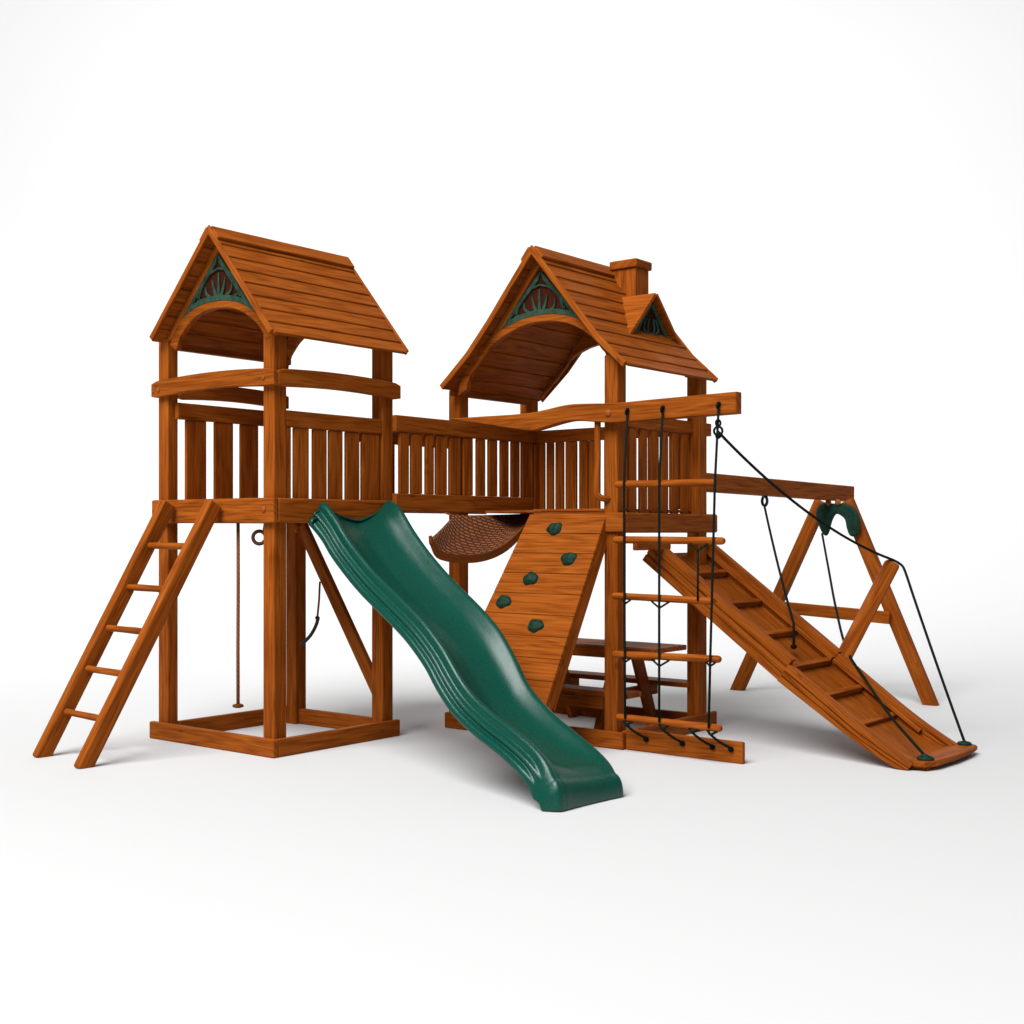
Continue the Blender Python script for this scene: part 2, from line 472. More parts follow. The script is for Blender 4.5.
def gable_arch(t, x, th, top, bot, name='gable_arch'):
    bm = MB(); band(bm, top, bot, (x, 0, 0), (0, 1, 0), (0, 0, 1), th, bevel=.004)
    return obj(name, bm, WOOD, t)
def rake(t, x, prof, a, th):
    """solid gable board under the slope"""
    pass
bot1 = smooth_pts([(0, .955, 2.46), (0, .911, 2.545), (0, .801, 2.632), (0, .668, 2.678), (0, .523, 2.683), (0, .369, 2.658), (0, .223, 2.585), (0, .133, 2.50), (0, .10, 2.44)], 4)
top1 = smooth_pts([(0, 1.02, 2.50), (0, .97, 2.595), (0, .871, 2.668), (0, .735, 2.715), (0, .58, 2.728), (0, .42, 2.714), (0, .27, 2.665), (0, .15, 2.585), (0, .04, 2.475)], 4)
bot1 = [(p.y, p.z) for p in bot1]; top1 = [(p.y, p.z) for p in top1]
ga = gable_arch(T1, .046, .04, top1, bot1)
arc1 = [(p[0], p[1]+.002) for p in top1 if .20 < p[0] < .93]
sunburst(T1, .048, ((.55, 3.015), None, None), arc1, .545, 2.735)
gb = gable_arch(T1, .955, .04, [(1.01, 2.555), (yA, zA-.012), (.025, 2.520)], bot1)
# inner rake boards (gable framing)
for pp in (pR, pL): barge(T1, .045, [(pp[0][0], pp[0][1]), (pp[1][0]*.93+pp[0][0]*.07, pp[1][1]*.93+pp[0][1]*.07)], .042, .024, .004)
for pp in (pR, pL): barge(T1, .985, [(pp[0][0], pp[0][1]), (pp[1][0]*.93+pp[0][0]*.07, pp[1][1]*.93+pp[0][1]*.07)], .042, .024, .004)
# knee bracket under the right eave
bm = MB(); prism(bm, [(X0+.139, 2.43), (.245, 2.43), (.205, 2.38), (.180, 2.315), (.176, 2.285), (X0+.139, 2.285)], (0, Y0+.10, 0), (1, 0, 0), (0, 0, 1), .045)
obj('bracket', bm, WOOD, T1)
# blunt plates that carry the rafters
bm = MB(); box(bm, .13, 1.06, Y1-.06, Y1-.02, 2.475, 2.515); obj('eave_beam', bm, WOOD, T1)

# ------------------------------------------------------------------ right tower
T2 = thing('play_tower', 'wooden play tower on the right whose roof carries a square chimney and a small dormer', 'play tower', (2.05, -.72, 0), 'roofed play towers')
A0, A1, B0, B1 = 1.54, 2.57, -1.41, -.005
post(T2, A0-.010+pw/2, B0+.020+pw/2, 2.40); post(T2, A1-.030-pw/2, B0-.020+pw/2, 2.372)
post(T2, 1.655+pw/2, -.015+pw/2, 2.288); post(T2, 2.445+pw/2, -.015+pw/2, 2.288)
bbox('base_board', T2, A0-.03, A0+.002, B0-.03, B1, .0, .105, grain='y', bevel=.008)
bbox('base_board', T2, A0+.004, A1+.09, B0-.03, B0+.002, .0, .112, bevel=.008)
bbox('base_board', T2, A1-.04, A1, B0+.03, B1, .0, .10, grain='y', bevel=.008)
bbox('anchor_board', T2, A0+.0, A0+.034, -2.235, B0-.032, .0, .125, grain='y', bevel=.008)
# deck and rims
bm = MB()
for a, b in spans(A0+.0, A1-.01, 8, .006): box(bm, a, b, B0+.04, B1-.12 if a > 1.7 else -.735, 1.446, 1.462, grain='y', bevel=.003)
obj('deck', bm, WOOD, T2)
bbox('deck_beam', T2, A0-.034, A0+.001, B0-.036, B0+.105, 1.318, 1.436, grain='y', bevel=.008)
bbox('deck_beam', T2, A0+.003, A1+.09, B0-.036, B0+.001, 1.312, 1.436, bevel=.012)
bbox('joist', T2, A0+.09, 2.03, B0-.055, B0-.022, 1.205, 1.285, bevel=.008)
bbox('deck_beam', T2, A1-.04, A1-.002, B0+.04, B1-.03, 1.335, 1.437, grain='y', bevel=.008)
bbox('deck_beam', T2, A0+.006, A0+.040, B0+.11, -.735, 1.320, 1.4445, grain='y')
# railings
rr = rail_x(T2, A0+.105, A1+.12, B0+.05, 2.050, .085, 1.437, spans(A0+.155, A1-.17, 6, .05))
gy = [(-.115, -.045), (-.195, -.135), (-.285, -.215), (-.40, -.305), (-.50, -.425), (-.60, -.51), (-.72, -.64), (-.90, -.82), (-1.08, -1.0), (-1.25, -1.17)]
rail_y(T2, B0+.12, B1-.035, A1-.08, 2.052, .09, 1.469, gy)
# wavy beam along the front, running out past the tower for the rope ladder
ctl = [(-.11, 2.060, 2.070), (-.368, 2.022, 2.070), (-.618, 1.980, 2.068), (-.785, 1.958, 2.072), (-.90, 1.974, 2.084), (-1.02, 1.996, 2.100), (-1.12, 2.004, 2.106), (-1.28, 1.988, 2.100), (-1.42, 1.976, 2.094), (-1.75, 1.978, 2.100), (-2.24, 1.985, 2.108)]
top = smooth_pts([(0, a, c) for a, b, c in ctl], 4); bot = smooth_pts([(0, a, b) for a, b, c in ctl], 4)
bm = MB(); band(bm, [(p.y, p.z) for p in top], [(p.y, p.z) for p in bot], (1.452, 0, 0), (0, 1, 0), (0, 0, 1), .070, bevel=.006)
obj('arched_beam', bm, WOOD, T2)
bolt(T2, (1.452, -1.375, 2.035), (-1, 0, 0), .024)
# grab bar beside the corner post
bm = MB()
gp = [(1.50, -1.302, 1.985), (1.50, -1.302, 1.80), (1.50, -1.302, 1.60)]
tube(bm, smooth_pts([(1.50, -1.265, 1.995), (1.50, -1.265, 1.75), (1.50, -1.262, 1.58), (1.50, -1.275, 1.535), (1.515, -1.310, 1.520), (1.56, -1.335, 1.515)], 5), .020, 12)
obj('grab_bar', bm, WOOD, T2)
# roof 2
yC, zC = -.765, 3.095
qR = [(yC, zC), (-1.118, 2.675), (-1.285, 2.475), (-1.470, 2.308)]
qL = [(yC, zC), (-.40, 2.655), (-.22, 2.458), (.000, 2.268)]
roof(T2, 1.500, 2.585, qR, qL, 9)
cap_boards(T2, 1.485, 2.59, (yC, zC), qR[:2], qL[:2], w=.10)
for pp in (qR, qL): barge(T2, 1.480, pp, .038, .019, -.044); barge(T2, 2.586, pp, .038, .019, -.044)
bot2 = [(p.y, p.z) for p in smooth_pts([(0, -.150, 2.265), (0, -.169, 2.33), (0, -.243, 2.435), (0, -.398, 2.560), (0, -.582, 2.634), (0, -.745, 2.660), (0, -.913, 2.648), (0, -1.049, 2.605), (0, -1.182, 2.520), (0, -1.272, 2.42), (0, -1.30, 2.33)], 4)]
top2 = [(p.y, p.z) for p in smooth_pts([(0, -.075, 2.23), (0, -.103, 2.338), (0, -.20, 2.478), (0, -.406, 2.618), (0, -.582, 2.682), (0, -.76, 2.704), (0, -.936, 2.690), (0, -1.091, 2.640), (0, -1.22, 2.55), (0, -1.34, 2.44), (0, -1.40, 2.33)], 4)]
gable_arch(T2, 1.566, .045, top2, bot2)
arc2 = [(p[0], p[1]+.002) for p in top2 if -1.13 < p[0] < -.36]
sunburst(T2, 1.570, ((-.77, 2.985), None, None), arc2, -.76, 2.70, 1.0)
gable_arch(T2, 2.475, .045, [(-.075, 2.285), (-.22, 2.428), (-.40, 2.640), (yC, zC-.014), (-1.118, 2.660), (-1.285, 2.458), (-1.40, 2.345)], [(-.090, 2.310), (-.155, 2.376), (-.225, 2.442), (-.29, 2.505), (-.35, 2.552), (-.42, 2.590), (-.50, 2.618)]+[p for p in bot2 if p[0] < -.55 and p[1] > 2.33])
def sub_prof(pp, f):
    A = V(pp[0]); return pp[:-1]+[tuple(V(pp[-2]).lerp(V(pp[-1]), f))]
for pp in (qR, qL):
    barge(T2, 1.567, sub_prof(pp, .6), .045, .026, .004)
    barge(T2, 2.478, sub_prof(pp, .6), .035, .026, .004)
bm = MB(); box(bm, 1.60, 2.52, -.012, .028, 2.242, 2.292); obj('eave_beam', bm, WOOD, T2)
# chimney
cx0, cx1, cy0, cy1 = 2.300, 2.465, -1.020, -.835
bm = MB()
for a in ((cx0, cx0+.02, cy0, cy1), (cx1-.02, cx1, cy0, cy1)): box(bm, *a, 2.72, 3.095, grain='z', bevel=.004)
for a in ((cx0+.02, cx1-.02, cy0, cy0+.02), (cx0+.02, cx1-.02, cy1-.02, cy1)): box(bm, *a, 2.72, 3.095, grain='z', bevel=.004)
ch = obj('chimney', bm, WOOD, T2)
bm = MB(); box(bm, cx0-.018, cx1+.018, cy0-.018, cy1+.018, 3.096, 3.155, bevel=.010); obj('chimney_cap', bm, WOOD, ch)
# dormer
dx0, dx1, dxm, dzb, dza, dy = 1.905, 2.530, 2.222, 2.560, 2.870, -1.205
def on_roof(z):
    return interp(sorted([(p[1], p[0]) for p in qR]), z)
bm = MB()
for xs in (dx0, dx1):
    ya = on_roof(dza)+.04; yb2 = on_roof(dzb)+.03
    t = MB(); uvl = t.loops.layers.uv[0]
    off = V((0, 0, .0)); apx = V((dxm, 0, dza)); ex = V((xs, 0, dzb-.01))
    e0 = apx+V((0, dy-.03, 0)); e1 = ex+V((0, dy-.03, 0)); e2 = ex+V((0, yb2, 0)); e3 = apx+V((0, ya, 0))
    nn = (e1-e0).cross(e3-e0).normalized(); nn = nn if nn.z > 0 else -nn
    lo = [t.verts.new(p) for p in (e0, e1, e2, e3)]; hi = [t.verts.new(p+nn*.022) for p in (e0, e1, e2, e3)]
    t.faces.new(lo); t.faces.new(hi)
    for k in range(4): t.faces.new((lo[k], lo[(k+1) % 4], hi[(k+1) % 4], hi[k]))
    bmesh.ops.recalc_face_normals(t, faces=t.faces[:])
    for f in t.faces:
        for l in f.loops: l[uvl].uv = ((l.vert.co.y), (l.vert.co-apx).dot((ex-apx).normalized()))
    merge(bm, t)
dr = obj('dormer', bm, WOOD, T2)
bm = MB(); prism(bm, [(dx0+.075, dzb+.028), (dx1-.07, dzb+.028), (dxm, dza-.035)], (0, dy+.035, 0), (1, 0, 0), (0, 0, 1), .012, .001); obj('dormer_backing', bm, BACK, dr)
bm = MB()
tri = [(dx0+.085, dzb+.022), (dx1-.075, dzb+.022), (dxm, dza-.026)]
for a, b in ((0, 1), (1, 2), (2, 0)):
    p = V((tri[a][0], dy+.012, tri[a][1])); q = V((tri[b][0], dy+.012, tri[b][1])); d = (q-p).normalized(); inn = V((-d.z, 0, d.x))
    beam(bm, p+inn*.012, q+inn*.012, .026 if a else .045, .012, wdir=inn, bevel=.002)
for sg, k in ((-1, 1), (1, 1), (-1, .45), (1, .45)):
    pts = [(dxm+sg*.02*k, dy+.014, dzb+.05), (dxm+sg*.09*k, dy+.014, dzb+.09), (dxm+sg*.055*k, dy+.014, dzb+.16)]
    tube(bm, smooth_pts(pts, 5), .008, 8)
obj('sunburst_grille', bm, GREEN, dr)

# ------------------------------------------------------------------ footbridge
BR = thing('footbridge', 'railed wooden footbridge between the two roofed towers, with narrow balusters', 'footbridge', (1.65, .2, 1.44))
bbox('bottom_board', BR, .985, 2.475, -.062, -.022, 1.447, 1.565, bevel=.006)
fr = bbox('railing', BR, .985, 2.475, -.060, -.024, 1.958, 2.066, bevel=.006)
for a, b in ((1.036, 1.110), (1.147, 1.236), (1.286, 1.351), (1.387, 1.481), (1.523, 1.621), (1.661, 1.749), (1.807, 1.883), (1.935, 2.015), (2.069, 2.143), (2.191, 2.269), (2.314, 2.380), (2.418, 2.470)):
    bbox('baluster', fr, a-.005, b+.005, -.054, -.030, 1.566, 1.957, grain='z', bevel=.004)
bbox('end_stile', BR, 2.425, 2.474, -.075, -.063, 1.449, 1.957, grain='z', bevel=.004)
fr2 = bbox('railing', BR, 1.09, 2.12, .452, .488, 1.925, 2.015, bevel=.006)
for a, b in ((1.594, 1.650), (1.718, 1.787), (1.873, 1.912), (1.978, 2.054), (1.44, 1.518), (1.32, 1.40), (1.20, 1.28)):
    bbox('baluster', fr2, a, b, .458, .482, 1.50, 1.924, grain='z', bevel=.004)
bm = MB()
for a, b in spans(1.10, 2.52, 12, .008): box(bm, a, b, -.02, .49, 1.468, 1.496, grain='y', bevel=.003)
obj('deck', bm, WOOD, BR)
bbox('joist', BR, 1.10, 2.50, .44, .478, 1.449, 1.467)

# ------------------------------------------------------------------ woven net slung under the bridge
backc = smooth_pts([(1.455, -.13, 1.424), (1.62, -.13, 1.422), (1.82, -.14, 1.426), (2.02, -.15, 1.430), (2.235, -.16, 1.434)], 6)
frontc = smooth_pts([(.965, -.37, 1.275), (1.055, -.38, 1.170), (1.40, -.38, 1.150), (1.70, -.38, 1.220), (2.00, -.37, 1.400)], 6)
bm = MB(); uvl = bm.loops.layers.uv[0]; m = 14; rows = []
for k in range(len(backc)):
    a, b = backc[k], frontc[k]
    rows.append([bm.verts.new(a.lerp(b, j/m)-V((0, 0, .018*math.sin(math.pi*j/m)*math.sin(math.pi*min(1, .15+k/len(backc)))))) for j in range(m+1)])
for k in range(len(rows)-1):
    for j in range(m):
        f = bm.faces.new((rows[k][j], rows[k+1][j], rows[k+1][j+1], rows[k][j+1])); f.smooth = True
        for l, (a, b) in zip(f.loops, ((k, j), (k+1, j), (k+1, j+1), (k, j+1))): l[uvl].uv = (a*.9/len(rows), b*.42/m)
NT = thing('woven_net', 'dark brown woven hammock net sagging under the footbridge beside the rock wall', 'net', (1.6, -.25, 1.15))
o = obj('net_sheet', bm, NET, NT)
sm = o.modifiers.new('thickness', 'SOLIDIFY'); sm.thickness = .012
bm = MB(); uvl = bm.loops.layers.uv[0]
# hem band along the front edge
rr_ = []
for p in frontc: rr_.append((p+V((0, -.012, .022)), p+V((0, -.014, -.030)), p+V((0, .010, -.026)), p+V((0, .012, .018))))
vv = [[bm.verts.new(q) for q in r] for r in rr_]
for a, b in zip(range(len(vv)-1), range(1, len(vv))):
    for k in range(4):
        f = bm.faces.new((vv[a][k], vv[a][(k+1) % 4], vv[b][(k+1) % 4], vv[b][k]))
        for l, uvv in zip(f.loops, ((a, k), (a, k+1), (b, k+1), (b, k))): l[uvl].uv = (uvv[0]*.04, uvv[1]*.03)
bm.faces.new(vv[0]); bm.faces.new(vv[-1]); bmesh.ops.recalc_face_normals(bm, faces=bm.faces[:])
obj('hem', bm, wood_material('dark_hem', (.09, .024, .005), (.15, .040, .007), (.19, .054, .009), .6), NT)
for p, q in ((backc[0], (1.455, -.035, 1.452)), (frontc[-1], (2.02, -.34, 1.442)), (backc[-1], (2.235, -.16, 1.442))): 
    bm = MB(); tube(bm, [p, q], .006, 8); obj('hanging_cord', bm, CORD, NT)

# ------------------------------------------------------------------ access ladder
LD = thing('access_ladder', 'leaning wooden ladder with round rungs against the left tower deck', 'ladder', (-.78, .88, 0))
la0, la1 = V((-.795, 1.105, .0)), V((-.050, .915, 1.485))
lb0, lb1 = V((-.845, .605, .0)), V((-.050, .465, 1.480))
for p, q in ((la0, la1), (lb0, lb1)):
    d = (q-p).normalized(); n_ = V((0, 1, 0)).cross(d)
    bm = MB(); t = MB()
    add_box(bm, frame_of((p+q)/2, d, (0, 1, 0)), ((q-p).length+.03, .062, .098), .014, 3)
    # cut the foot level with the ground
    bmesh.ops.bisect_plane(bm, geom=bm.verts[:]+bm.edges[:]+bm.faces[:], plane_co=(0, 0, .001), plane_no=(0, 0, -1), clear_outer=True)
    bmesh.ops.holes_fill(bm, edges=[e for e in bm.edges if e.is_boundary])
    obj('side_rail', bm, WOOD, LD)
for t in (.168, .338, .502, .662, .828):
    p = la1.lerp(la0, t); q = lb1.lerp(lb0, t)
    d = (p-q).normalized()
    bm = MB(); log(bm, p+d*.048-V((.0, 0, .0)), q-d*.012, .020); obj('rung', bm, WOOD, LD)

# ------------------------------------------------------------------ wave slide
def slide():
    a = math.radians(12.5); d = V((-math.sin(a), -math.cos(a), 0)); n = V((math.cos(a), -math.sin(a), 0))
    p = V((.38, -.03, 0))
    LC = [(-.035, 1.490), (.02, 1.492), (.156, 1.392), (.307, 1.262), (.553, 1.10), (.827, .960), (1.048, .842), (1.231, .712), (1.373, .577), (1.493, .487), (1.655, .412), (1.842, .345), (2.000, .275), (2.085, .215), (2.140, .150)]
    RC = [(-.165, 1.515), (-.10, 1.518), (.018, 1.469), (.172, 1.335), (.365, 1.19), (.615, 1.034), (.880, .893), (1.075, .770), (1.232, .618), (1.358, .480), (1.535, .372), (1.733, .288), (1.910, .218), (2.015, .165), (2.075, .115)]
    W0_, W1_ = .57, .452
    def sm(P): return [(q.x, q.z) for q in smooth_pts([(s, 0, z) for s, z in P], 5)]
    L_, R_ = sm(LC), sm(RC); M = len(L_)
    bm = MB(); rows = []
    prof = [(-.066, 1.0), (-.068, .90), (-.066, .80), (-.060, .73), (-.040, .69), (-.034, .64), (-.044, .57), (-.048, .50), (-.042, .43), (-.022, .39), (-.014, .33), (-.016, .22), (-.014, .11), (-.006, .03), (.006, .0), (.020, .03)]
    inner = ((.036, .14), (.056, .36), (.084, .60), (.128, .80), (.180, .93))
    def section(PL, PR, dn, Dl, Dr, bed, st, fade):
        acn = (PR-PL).normalized(); sec = []
        def off(aa, b):
            if aa > 0: return aa*(1+.25*st)
            return (aa*(1-fade)-.055*math.sqrt(b)*fade)*(1+.6*st)
        for aa, b in prof: sec.append(PL+acn*off(aa, b)+dn*(Dl*b))
        for aa, b in inner: sec.append(PL+acn*aa*(1+.25*st)+dn*(bed*b))
        for f in (.44, .5, .56): sec.append(PL.lerp(PR, f)+dn*(bed*(1.06 if f == .5 else 1.02)))
        for aa, b in reversed(inner): sec.append(PR-acn*aa*(1+.25*st)+dn*(bed*b))
        for aa, b in reversed(prof): sec.append(PR-acn*off(aa, b)+dn*(Dr*b))
        return sec
    for k in range(M):
        u = k/(M-1)
        PL = p+d*L_[k][0]+V((0, 0, L_[k][1])); PR = p+n*(W0_+(W1_-W0_)*u)+d*R_[k][0]+V((0, 0, R_[k][1]))
        acn = (PR-PL).normalized()
        k0, k1 = max(0, k-1), min(M-1, k+1)
        tl = (d*(L_[k1][0]-L_[k0][0])+V((0, 0, L_[k1][1]-L_[k0][1]))).normalized()
        up = tl.cross(acn); up = up if up.z > 0 else -up
        dn = -(up*.75+V((0, 0, 1))*.25).normalized()
        ez = min(1, (1-u)/.22); ez = ez*ez*(3-2*ez)               # the channel closes up at the exit
        st = max(0, 1-u/.16); st = st*st*(3-2*st)
        fade = max(0, min(1, (u-.86)/.10))
        D = .140
        bed = .118*(.12+.88*ez)
        Dl = min(D, max(.02, (PL.z-.004)/max(.3, -dn.z)))
        Dr = min(D, max(.02, (PR.z-.004)/max(.3, -dn.z)))
        if k == 0:                                                # rounded top end of both side walls
            for bk, sc, dz in ((.040, .25, .050), (.032, .55, .026), (.018, .82, .008)):
                g = V((0, 0, -dz))-d*bk
                rows.append(section(PL+g, PR+g, dn, Dl*sc, Dr*sc, max(.02, bed-dz), st*sc, 0))
        rows.append(section(PL, PR, dn, Dl, Dr, bed, st, fade))
    # rounded nose at the exit
    last = rows[-1]; m = len(last)
    for fw, fz in ((.022, .975), (.046, .91), (.068, .80), (.086, .65), (.099, .46), (.106, .25), (.108, .02)):
        rows.append([V((q.x, q.y, 0))+d*fw*.5+V((0, 0, max(.004, q.z*fz))) for q in last])
    vr = [[bm.verts.new(q) for q in r] for r in rows]
    for k in range(len(vr)-1):
        for j in range(m-1):
            f = bm.faces.new((vr[k][j], vr[k][j+1], vr[k+1][j+1], vr[k+1][j])); f.smooth = True
    bmesh.ops.recalc_face_normals(bm, faces=bm.faces[:])
    o = obj('slide', bm, SLIDE)
    s = o.modifiers.new('wall', 'SOLIDIFY'); s.thickness = .010; s.offset = -1
    s = o.modifiers.new('smooth', 'SUBSURF'); s.levels = 1; s.render_levels = 2
    tag(o, 'long wavy green plastic slide running from the left tower to the floor', 'slide')
slide()

# ------------------------------------------------------------------ rock climbing wall
RW = thing('rock_wall', 'sloping plank climbing wall with dark green hand holds, beside the slide', 'climbing wall', (1.1, -1.0, 0))
wd = V((-.62, 0, -1.11)).normalized(); wn = V((-1.11, 0, .62)).normalized(); wy = V((0, -1, 0))
W0 = V((1.518, 0, 1.432))
bm = MB(); nP = 9; Lw = 1.26
def wl(s): return -.728+.22*s/1.0*.62
def wr(s): return -1.318
for k in range(nP):
    s0, s1 = Lw*k/nP+.0012, Lw*(k+1)/nP-.0012
    c = []
    t = MB(); uvl = t.loops.layers.uv[0]
    q = [W0+wd*s0+V((0, wl(s0), 0)), W0+wd*s0+V((0, wr(s0), 0)), W0+wd*s1+V((0, wr(s1), 0)), W0+wd*s1+V((0, wl(s1), 0))]
    lo = [t.verts.new(p-wn*.026) for p in q]; hi = [t.verts.new(p) for p in q]
    t.faces.new(lo); t.faces.new(hi)
    for j in range(4): t.faces.new((lo[j], lo[(j+1) % 4], hi[(j+1) % 4], hi[j]))
    bmesh.ops.recalc_face_normals(t, faces=t.faces[:])
    bmesh.ops.bevel(t, geom=t.edges[:], offset=.0025, segments=1, affect='EDGES')
    ou = random.uniform(0, 9)
    for f in t.faces:
        for l in f.loops: l[uvl].uv = (l.vert.co.y+ou, (l.vert.co-W0).dot(wd)+ou)
    merge(bm, t)
obj('panel', bm, WOOD, RW)
for ya_, yb_ in ((-1.298, -1.298), (wl(0)-.03, wl(Lw)-.03)):
    bbeam('stringer', RW, W0+V((0, ya_, 0))-wn*.066, W0+V((0, yb_, 0))+wd*Lw-wn*.066, .078, .036, wdir=wn)
bbox('leg', RW, .905, .965, -1.318, -1.27, .0, .34, grain='z'); bbox('leg', RW, .905, .965, -1.07, -1.02, .0, .34, grain='z')
for h in ((1.468, -.964, 1.336), (1.366, -1.146, 1.153), (1.295, -.908, 1.028), (1.215, -.759, .885), (1.143, -1.064, .755)):
    bm = MB(); t = MB(); bmesh.ops.create_icosphere(t, subdivisions=3, radius=1)
    ph = random.uniform(0, 6)
    for v in t.verts:
        an = math.atan2(v.co.y, v.co.x)
        k = 1+.07*math.sin(3*an+ph)+.06*math.sin(5*an+2*ph)
        zz = v.co.z+.25*math.sin(7*v.co.x+ph)*max(0, v.co.z)*.6+.15*math.cos(9*v.co.y-ph)*max(0, v.co.z)
        v.co = V((v.co.x*.058*k, v.co.y*.046*k, max(-.1, zz)*.030))
    for f in t.faces: f.smooth = True
    t.transform(frame_of(V(h), wy, -wd)); merge(bm, t)
    bm2 = bm; obj('hand_hold', bm2, DKGREEN, RW)

# ------------------------------------------------------------------ rope ladder
RL = thing('rope_ladder', 'rope ladder of five round rungs on dark ropes below the long beam', 'rope ladder', (1.44, -1.8, .2))
xr = 1.432
rung_z = [(-1.440, 1.603, -2.135, 1.598), (-1.428, 1.272, -2.180, 1.268), (-1.422, .936, -2.120, .926), (-1.425, .586, -2.155, .600), (-1.450, .212, -2.160, .210)]
for a, z0, b, z1 in rung_z:
    bm = MB(); log(bm, (xr, a, z0), (xr, b, z1), .0215, .05); obj('rung', bm, WOOD, RL)
def rz(i, y):
    a, z0, b, z1 = rung_z[i]; return z0+(z1-z0)*(y-a)/(b-a)
for y0, y1 in ((-1.519, -1.53), (-1.765, -1.765), (-2.135, -2.085)):
    bm = MB()
    pts = [(1.445, y0, 2.035)]
    for k in range(5): pts.append((xr-.027, y0+(y1-y0)*(k+.2)/5, rz(k, y0)))
    tube(bm, pts, .0075, 8)
    obj('rope', bm, ROPE, RL)
    bm = MB(); torus(bm, (1.442, y0, 2.035), .016, .007, (0, 1, .2)); ball(bm, (1.443, y0, 2.045), .013); obj('knot', bm, ROPE, RL)
bm = MB()
for i_, y in ((2, -1.765), (3, -1.765), (1, -2.02)):
    z = rz(i_, y); bm = MB()
    for sg in (-1, 1): tube(bm, sag((xr-.015, y+sg*.06, z-.018), (xr-.025, y, z-.055), .0), .006, 8)
    obj('lashing', bm, ROPE, RL)
for i_, y in ((2, -1.53), (3, -1.53), (3, -2.10)):
    z = rz(i_, y); bm = MB()
    for sg in (-1, 1): tube(bm, sag((xr-.015, y+sg*.03, z-.018), (xr-.025, y, z-.04), .0), .006, 8)
    obj('lashing', bm, ROPE, RL)
bm = MB(); tube(bm, [(xr-.02, -2.02, rz(1, -2.02)-.055), (xr-.024, -2.02, rz(2, -2.02))], .0065, 8)
obj('short_rope', bm, ROPE, RL)
bm = MB()
for y in (-1.535, -1.785, -1.985, -2.105):
    z = rz(4, y); bm = MB()
    tube(bm, smooth_pts([(xr-.01, y+.03, z-.016), (xr-.024, y, z-.038), (xr+.03, y-.03, z-.085), (1.532, y-.058, .085)], 4), .0075, 8)
    tube(bm, smooth_pts([(xr-.01, y-.035, z-.016), (xr-.024, y, z-.038)], 4), .007, 8)
    ball(bm, (1.530, y-.060, .080), .017)
    obj('anchor_tie', bm, ROPE, RL)
bm = MB(); torus(bm, (1.435, -2.137, 1.890), .024, .007, (1, .3, 0)); torus(bm, (1.435, -2.137, 1.935), .018, .006, (.3, 1, 0)); ball(bm, (1.435, -2.137, 1.862), .018)
obj('ring', bm, ROPE, RL)

# ------------------------------------------------------------------ climbing ramp
RP = thing('climbing_ramp', 'long sloping wooden ramp with cleats from the right tower to the floor', 'ramp', (2.3, -3.0, 0))
def rp(y): return 1.222+(1.206/1.640)*(y+1.449)     # top edge of the side rails
sl = V((0, -1.640, -1.206)).normalized(); sn = V((0, -1.206, 1.640)).normalized()
def ramp_pt(x, s, h): return V((x, -1.40, rp(-1.40)))+sl*s+sn*h+V((x*0, 0, 0))
XN, XF = 1.975, 2.625
def rail_curve(s):   # slight lift at the foot so the end lies on the floor
    return 0 if s < 1.6 else .045*((s-1.6)/.5)**2
def side(xc, s0, s1, wid, drop, lift=0, shrink=0):
    bm = MB(); t = MB(); uvl = t.loops.layers.uv[0]
    n_ = 14; rows = []
    for k in range(n_+1):
        s = s0+(s1-s0)*k/n_
        dp = drop*(1-shrink*k/n_)
        P = ramp_pt(xc, s, lift)+V((0, 0, rail_curve(s)))
        prof = [(-wid/2, 0), (wid/2, 0), (wid/2, -dp), (-wid/2, -dp), (-wid/2, -dp*.72), (-wid/2+.012, -dp*.70), (-wid/2+.012, -dp*.65), (-wid/2, -dp*.63), (-wid/2, -dp*.42), (-wid/2+.012, -dp*.40), (-wid/2+.012, -dp*.35), (-wid/2, -dp*.33)]
        if shrink < 0: prof = prof[:4]
        rows.append([t.verts.new(P+V((a, 0, 0))+sn*b) for a, b in prof])
    m = len(rows[0])
    for k in range(n_):
        for j in range(m): t.faces.new((rows[k][j], rows[k][(j+1) % m], rows[k+1][(j+1) % m], rows[k+1][j]))
    t.faces.new(rows[0]); t.faces.new(rows[-1]); bmesh.ops.recalc_face_normals(t, faces=t.faces[:])
    ou = random.uniform(0, 9)
    for f in t.faces:
        for l in f.loops: l[uvl].uv = ((l.vert.co).dot(sl)+ou, l.vert.co.x+l.vert.co.dot(sn)+ou)
    for v in t.verts:
        v.co.z = max(v.co.z, .004)
    merge(bm, t); return obj('side_rail', bm, WOOD, RP)
side(XN, -.01, 1.165, .056, .155); side(XF, -.02, 1.165, .052, .145)
side(XN-.016, 1.168, 2.09, .052, .120, -.034, .45); side(XF+.004, 1.168, 2.09, .052, .125, -.012, .45)
bm = MB(); uvl = bm.loops.layers.uv[0]; rows = []; n_ = 20
for k in range(n_+1):
    s = -.02+2.11*k/n_; P = ramp_pt(0, s, -.112 if s < 1.5 else -.112+.045*(s-1.5)/.6)+V((0, 0, rail_curve(s)))
    q = []
    for x_ in (XN+.02, XF-.02):
        for h in (0, -.022):
            w = P+V((x_, 0, 0))+sn*h; w.z = max(w.z, .006 if h else .02); q.append(w)
    rows.append([bm.verts.new(w) for w in q])
for a, b in zip(rows, rows[1:]):
    for i0, i1 in ((0, 2), (2, 3), (3, 1), (1, 0)):
        bm.faces.new((a[i0], a[i1], b[i1], b[i0]))
bm.faces.new([rows[0][k] for k in (0, 2, 3, 1)]); bm.faces.new([rows[-1][k] for k in (0, 2, 3, 1)])
bmesh.ops.recalc_face_normals(bm, faces=bm.faces[:])
for f in bm.faces:
    for l in f.loops: l[uvl].uv = (l.vert.co.dot(sl), l.vert.co.x+l.vert.co.dot(sn))
obj('ramp_board', bm, WOOD, RP)
